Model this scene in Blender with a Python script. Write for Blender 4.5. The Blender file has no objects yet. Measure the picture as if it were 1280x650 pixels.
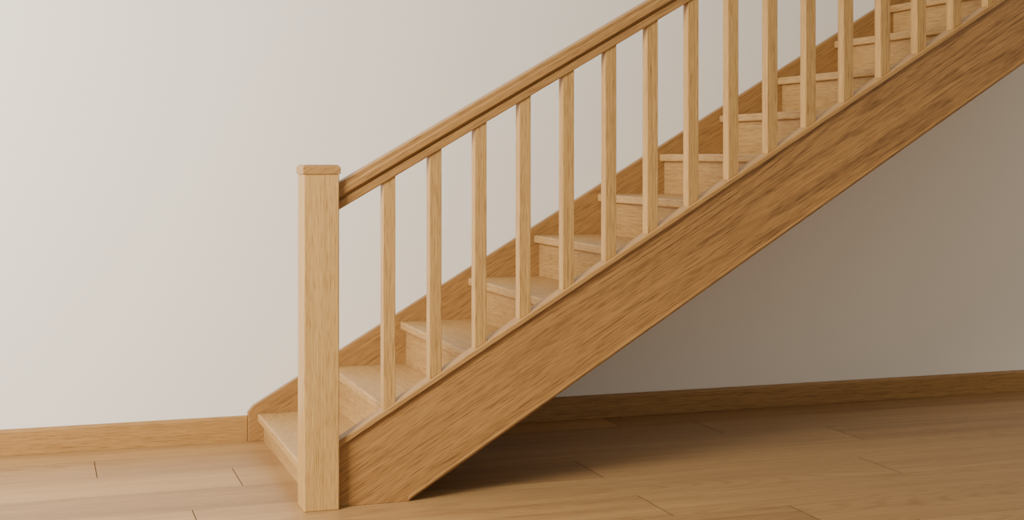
import bpy, bmesh, math, random
from mathutils import Vector
random.seed(4)
S = bpy.context.scene
COL = S.collection

# ------------------------------------------------------------------ materials
def lin(c):
    return tuple(((x/255)/12.92 if x/255 <= .04045 else ((x/255+.055)/1.055)**2.4) for x in c)+(1,)

def wood(name, light, dark, axis='X', slope=0.0, ring=.3, rough=.42, bump=.12, attr=False, pore=.44, freq=1.0, broadw=.12):
    m = bpy.data.materials.new(name); m.use_nodes = True
    nt = m.node_tree; N = nt.nodes; L = nt.links
    b = N['Principled BSDF']
    tc = N.new('ShaderNodeTexCoord')
    info = N.new('ShaderNodeObjectInfo')
    add = N.new('ShaderNodeVectorMath'); add.operation = 'ADD'
    mul = N.new('ShaderNodeMath'); mul.operation = 'MULTIPLY'; mul.inputs[1].default_value = 37.0
    L.new(info.outputs['Random'], mul.inputs[0])
    rot = N.new('ShaderNodeMapping'); rot.vector_type = 'POINT'
    rot.inputs['Rotation'].default_value = (0, math.atan(slope), 0)
    L.new(tc.outputs['Object'], rot.inputs['Vector'])
    L.new(rot.outputs[0], add.inputs[0]); L.new(mul.outputs[0], add.inputs[1])
    src = add.outputs[0]
    if attr:
        at = N.new('ShaderNodeAttribute'); at.attribute_name = 'tone'
        m2 = N.new('ShaderNodeMath'); m2.operation = 'MULTIPLY'; m2.inputs[1].default_value = 61.0
        L.new(at.outputs['Fac'], m2.inputs[0])
        a2 = N.new('ShaderNodeVectorMath'); a2.operation = 'ADD'
        L.new(src, a2.inputs[0]); L.new(m2.outputs[0], a2.inputs[1]); src = a2.outputs[0]
    def stretched(al, ac):
        mp = N.new('ShaderNodeMapping')
        sc = [ac, ac, ac]; sc['XYZ'.index(axis)] = al
        mp.inputs['Scale'].default_value = sc
        L.new(src, mp.inputs['Vector']); return mp.outputs[0]
    def noise(al, ac, det, rg=.5):
        n = N.new('ShaderNodeTexNoise'); n.inputs['Scale'].default_value = 1; n.inputs['Detail'].default_value = det
        n.inputs['Roughness'].default_value = rg
        L.new(stretched(al, ac), n.inputs['Vector']); return n.outputs[0]
    def rng(x, a, c):
        r = N.new('ShaderNodeMapRange'); r.inputs[1].default_value = a; r.inputs[2].default_value = c
        L.new(x, r.inputs[0]); return r.outputs[0]
    def mad(a, w, c=0.0):
        q = N.new('ShaderNodeMath'); q.operation = 'MULTIPLY_ADD'; q.inputs[1].default_value = w
        L.new(a, q.inputs[0])
        if isinstance(c, float): q.inputs[2].default_value = c
        else: L.new(c, q.inputs[2])
        return q.outputs[0]
    # growth rings (cathedral bands): contours of a long soft noise
    n1 = noise(.34, 3.6, 1, .3)
    jit = noise(4, 90, 2)
    ph = mad(n1, 260*freq, mad(jit, 1.0))
    sn = N.new('ShaderNodeMath'); sn.operation = 'SINE'; L.new(ph, sn.inputs[0])
    r1 = rng(sn.outputs[0], .1, 1.0)
    mask = rng(noise(.6, 2.4, 1), .42, .60)
    rm = N.new('ShaderNodeMath'); rm.operation = 'MULTIPLY'; L.new(r1, rm.inputs[0]); L.new(mask, rm.inputs[1])
    broad = rng(noise(.45, 14, 4), .3, .7)
    streak = rng(noise(2.4, 260, 2, .5), .3, .7)
    pores = rng(noise(16, 400, 1), .47, .66)
    s = mad(rm.outputs[0], ring)
    s = mad(broad, broadw, s)
    s = mad(streak, .40, s)
    s = mad(pores, pore, s)
    if attr: s = mad(at.outputs['Fac'], .30, s)
    else: s = mad(info.outputs['Random'], .12, s)
    off = N.new('ShaderNodeMath'); off.operation = 'ADD'; off.use_clamp = True
    off.inputs[1].default_value = -.08; L.new(s, off.inputs[0])
    mx = N.new('ShaderNodeMix'); mx.data_type = 'RGBA'
    mx.inputs[6].default_value = lin(light); mx.inputs[7].default_value = lin(dark)
    L.new(off.outputs[0], mx.inputs[0])
    L.new(mx.outputs[2], b.inputs['Base Color'])
    b.inputs['Roughness'].default_value = rough
    b.inputs['Specular IOR Level'].default_value = .35
    bp = N.new('ShaderNodeBump'); bp.inputs['Strength'].default_value = bump; bp.inputs['Distance'].default_value = .001
    bp.invert = True
    L.new(off.outputs[0], bp.inputs['Height']); L.new(bp.outputs[0], b.inputs['Normal'])
    return m

SL = .596
M_newel  = wood('oak_newel', (200,159,96), (138,101,53), 'Z', ring=.1)
M_bal    = wood('oak_baluster', (193,152,91), (130,94,49), 'Z', ring=.06)
M_rail   = wood('oak_rail', (172,129,74), (110,76,39), 'X', .575, ring=.1)
M_string = wood('oak_stringer', (172,128,74), (100,67,35), 'X', SL, ring=.30)
M_cap    = wood('oak_capping', (178,136,80), (122,87,47), 'X', SL, ring=.05)
M_wstr   = wood('oak_wall_stringer', (168,126,72), (110,76,41), 'X', .585, ring=.08)
M_tread  = wood('oak_tread', (199,161,104), (146,108,62), 'Y', ring=.08)
M_riser  = wood('oak_riser', (193,154,98), (138,102,58), 'Y', ring=.08)  # a little darker than the treads: shade on the risers put into the colour
M_base   = wood('oak_baseboard', (174,132,76), (120,85,45), 'X', ring=.06)
M_floor  = wood('oak_floor', (190,150,98), (120,86,51), 'X', ring=.16, rough=.4, bump=.05, attr=True, pore=.2, broadw=.28)

def plain(name, c, rough=.9):
    m = bpy.data.materials.new(name); m.use_nodes = True
    nt = m.node_tree; b = nt.nodes['Principled BSDF']
    n = nt.nodes.new('ShaderNodeTexNoise'); n.inputs['Scale'].default_value = 60; n.inputs['Detail'].default_value = 4
    tc = nt.nodes.new('ShaderNodeTexCoord'); nt.links.new(tc.outputs['Object'], n.inputs['Vector'])
    mx = nt.nodes.new('ShaderNodeMix'); mx.data_type = 'RGBA'
    c0 = lin(c); mx.inputs[6].default_value = c0; mx.inputs[7].default_value = tuple(x*.97 for x in c0[:3])+(1,)
    nt.links.new(n.outputs[0], mx.inputs[0]); nt.links.new(mx.outputs[2], b.inputs['Base Color'])
    bp = nt.nodes.new('ShaderNodeBump'); bp.inputs['Strength'].default_value = .04; bp.inputs['Distance'].default_value = .002
    nt.links.new(n.outputs[0], bp.inputs['Height']); nt.links.new(bp.outputs[0], b.inputs['Normal'])
    b.inputs['Roughness'].default_value = rough; b.inputs['Specular IOR Level'].default_value = .2
    return m
M_wall = plain('painted_plaster', (236,231,221))
M_gap = plain('floor_gap', (90,62,36))

# ------------------------------------------------------------------ mesh helpers
def make(name, verts, faces, mat, origin=(0,0,0), parent=None, bevel=0, seg=2):
    me = bpy.data.meshes.new(name)
    o3 = Vector(origin)
    me.from_pydata([Vector(v)-o3 for v in verts], [], faces)
    bm = bmesh.new(); bm.from_mesh(me); bmesh.ops.recalc_face_normals(bm, faces=bm.faces); bm.to_mesh(me); bm.free()
    me.materials.append(mat)
    ob = bpy.data.objects.new(name, me); COL.objects.link(ob)
    ob.location = o3
    if parent is not None:
        ob.parent = parent
        pw = Vector((0,0,0)); p = parent
        while p is not None:
            pw += p.location; p = p.parent
        ob.location = o3 - pw
    if bevel:
        md = ob.modifiers.new('bevel', 'BEVEL'); md.width = bevel; md.segments = seg; md.limit_method = 'ANGLE'
        md.angle_limit = math.radians(25)
    return ob

def prism(poly, n):
    f = [tuple(range(n)), tuple(range(2*n-1, n-1, -1))]
    for i in range(n):
        j = (i+1) % n
        f.append((i, i+n, j+n, j))
    return f

def prism_y(name, xz, y0, y1, mat, **k):
    v = [(x,y0,z) for x,z in xz]+[(x,y1,z) for x,z in xz]
    return make(name, v, prism(xz, len(xz)), mat, **k)
def prism_z(name, xy, z0, z1, mat, **k):
    v = [(x,y,z0) for x,y in xy]+[(x,y,z1) for x,y in xy]
    return make(name, v, prism(xy, len(xy)), mat, **k)
def sweep_x(name, yz, x0, x1, zf, mat, **k):
    v = [(x0,y,z+zf(x0)) for y,z in yz]+[(x1,y,z+zf(x1)) for y,z in yz]
    return make(name, v, prism(yz, len(yz)), mat, **k)
def box(name, x0,x1,y0,y1,z0,z1, mat, **k):
    return prism_z(name, [(x0,y0),(x1,y0),(x1,y1),(x0,y1)], z0, z1, mat, **k)

WY = 5.62
# ------------------------------------------------------------------ setting
def struct(o, label):
    o['kind'] = 'structure'; o['label'] = label; o['category'] = o.name.split('_')[0]; return o

struct(box('wall_back', -5, 9, WY, WY+.12, -.02, 4.2, M_wall), 'plain off-white painted plaster wall behind the staircase')

known = {2:.19, 1:.659, 0:1.877, -2:1.885, -1:2.91, 3:2.3}
bm = bmesh.new(); lay = bm.faces.layers.float.new('tone')
g = .0009
W = .28; x_min, x_max = -5, 9
k = -18
while 4.57+W*k < WY:
    ya = 4.57+W*k+g*.45; yb = min(4.57+W*(k+1)-g*.45, WY)
    j0 = known.get(k, random.uniform(0, 2.3)); Lp = 2.45
    xs = []
    x = j0 - Lp*math.ceil((j0-x_min)/Lp)
    while x < x_max+Lp: xs.append(x); x += Lp
    for a, b_ in zip(xs[:-1], xs[1:]):
        xa, xb = max(a+g*1.6, x_min), min(b_-g*1.6, x_max)
        if xb-xa < .01: continue
        vs = [bm.verts.new(p) for p in ((xa,ya,0),(xb,ya,0),(xb,yb,0),(xa,yb,0))]
        f = bm.faces.new(vs); f[lay] = random.random()
    k += 1
f = bm.faces.new([bm.verts.new(p) for p in ((x_min,-.6,-.003),(x_max,-.6,-.003),(x_max,WY,-.003),(x_min,WY,-.003))])
f.material_index = 1
me = bpy.data.meshes.new('floor'); bm.to_mesh(me); bm.free()
me.materials.append(M_floor); me.materials.append(M_gap)
fl = bpy.data.objects.new('floor', me); COL.objects.link(fl)
struct(fl, 'warm oak plank floor with fine joints')

bb = [(WY,0),(WY-.016,0),(WY-.016,.088),(WY-.010,.1),(WY,.1)]
struct(sweep_x('baseboard_left', bb, -5, .779, lambda x:0, M_base, bevel=.0015), 'oak baseboard along the wall before the stairs')
struct(sweep_x('baseboard_right', bb, 1.33, 9, lambda x:0, M_base, bevel=.0015), 'oak baseboard along the wall under the stairs')

# ------------------------------------------------------------------ staircase
st = bpy.data.objects.new('staircase', None); COL.objects.link(st)
st.location = (.85, 5.0, 0); st.empty_display_size = .3
st['label'] = 'light oak closed-string staircase with square balusters against the wall'
st['category'] = 'staircase'

XE = 4.6
top = lambda x: .216 + .596*(x-.912)
bot = lambda x: .612*(x-1.14)
OY0, OY1 = 4.455, 4.495
prism_y('outer_stringer', [(.906,0),(1.14,0),(XE,bot(XE)),(XE,top(XE)-.02),(.906,top(.906)-.02)], OY0, OY1, M_string,
        origin=(1.2,4.475,0), parent=st, bevel=.002)
sweep_x('stringer_capping', [(4.444,-.02),(4.506,-.02),(4.506,-.004),(4.502,0),(4.448,0),(4.444,-.004)], .906, XE, top, M_cap,
        origin=(.95,4.475,.2), parent=st, bevel=.0012)
sweep_x('stringer_bead', [(4.450,.008),(4.4555,.008),(4.4555,.017),(4.450,.017)], 1.142, XE, bot, M_cap,
        origin=(1.2,4.452,0), parent=st, bevel=.001)
wt = lambda x: .128 + .585*(x-.78)
prism_y('wall_stringer', [(.78,0),(1.16,0),(XE,.6*(XE-1.16)),(XE,wt(XE)),(.80,wt(.80)),(.78,wt(.78)-.012)], 5.588, 5.619, M_wstr,
        origin=(1.0,5.6,0), parent=st, bevel=.003)
G, R = .29, .1715
nose = lambda n: .817+(n-1)*G
tz = lambda n: .109+(n-1)*R
TH = .032
for n in range(1, 14):
    xn = nose(n); z = tz(n); xb = nose(n+1)+.025+.018
    if n == 1:
        poly = [(xn,4.532),(.908,4.532),(.908,4.4955),(xb,4.4955),(xb,5.5875),(xn,5.5875)]
    else:
        poly = [(xn,4.4955),(xb,4.4955),(xb,5.5875),(xn,5.5875)]
    prism_z('tread', poly, z-TH, z, M_tread, origin=(xn,5.04,z-TH), parent=st, bevel=.006, seg=3)
    zb = 0 if n == 1 else tz(n-1)
    ya = 4.532 if n == 1 else 4.4955
    box('riser', xn+.025, xn+.043, ya, 5.5875, zb+.0003, z-TH-.0003, M_riser, origin=(xn+.034,5.04,zb), parent=st)
# handrail : lower fillet, shadow groove, wide cap
rb = lambda x: .9576 + .575*(x-.912)
cy = 4.475
half = [(.024,0),(.027,.003),(.027,.028),(.019,.033),(.019,.038),(.034,.041),(.036,.044),(.036,.066),(.031,.070),(.031,.084),(.028,.087)]
prof = [(cy-a, z) for a, z in half] + [(cy+a, z) for a, z in reversed(half)]
sweep_x('handrail', prof, .9045, XE, rb, M_rail, origin=(.95,cy,.96), parent=st, bevel=.001)
nw = box('newel_post', .792,.906,4.42,4.532,0,1.072, M_newel, origin=(.849,4.476,0), parent=st, bevel=.004)
c = []
for dz, e in ((1.072,.004),(1.094,.004),(1.102,-.004)):
    c.append([(.792-e,4.42-e,dz),(.906+e,4.42-e,dz),(.906+e,4.532+e,dz),(.792-e,4.532+e,dz)])
vs = sum(c, [])
fs = [(0,1,2,3),(8,9,10,11)]
for l in (0,4):
    for i in range(4):
        j=(i+1)%4; fs.append((l+i,l+j,l+4+j,l+4+i))
make('newel_cap', vs, fs, M_cap, origin=(.849,4.476,1.072), parent=nw, bevel=.002)
hb = .0205
for i in range(20):
    x = 1.078+.156*i
    if x > XE-.1: break
    x0, x1, y0, y1 = x-hb, x+hb, cy-hb, cy+hb
    xy = [(x0,y0),(x1,y0),(x1,y1),(x0,y1)]
    v = [(a,b_,top(a)-.0005) for a,b_ in xy]+[(a,b_,rb(a)+.001) for a,b_ in xy]
    make('baluster', v, prism(xy,4), M_bal, origin=(x,cy,top(x)), parent=st, bevel=.0018)

# ------------------------------------------------------------------ light
def area(name, loc, tgt, sx, sy, power, col):
    l = bpy.data.lights.new(name, 'AREA'); l.shape = 'RECTANGLE'; l.size = sx; l.size_y = sy
    l.energy = power; l.color = col
    o = bpy.data.objects.new(name, l); COL.objects.link(o); o.location = loc
    o.rotation_euler = (Vector(tgt)-Vector(loc)).to_track_quat('-Z','Y').to_euler(); return o
area('window_light', (-2.4, 2.4, 2.2), (.9, 5.4, .5), 1.6, 1.6, 405, (1,.955,.875))
w = bpy.data.worlds.new('world'); S.world = w; w.use_nodes = True
w.node_tree.nodes['Background'].inputs[0].default_value = (1,.925,.80,1)
w.node_tree.nodes['Background'].inputs[1].default_value = .62

# ------------------------------------------------------------------ camera
cd = bpy.data.cameras.new('camera'); cam = bpy.data.objects.new('camera', cd); COL.objects.link(cam)
cam.location = (0,0,1.13); cam.rotation_euler = (math.pi/2, 0, -math.radians(18.6))
cd.sensor_width = 36; cd.lens = 1753/1280*36; cd.shift_y = -130/1280
S.camera = cam
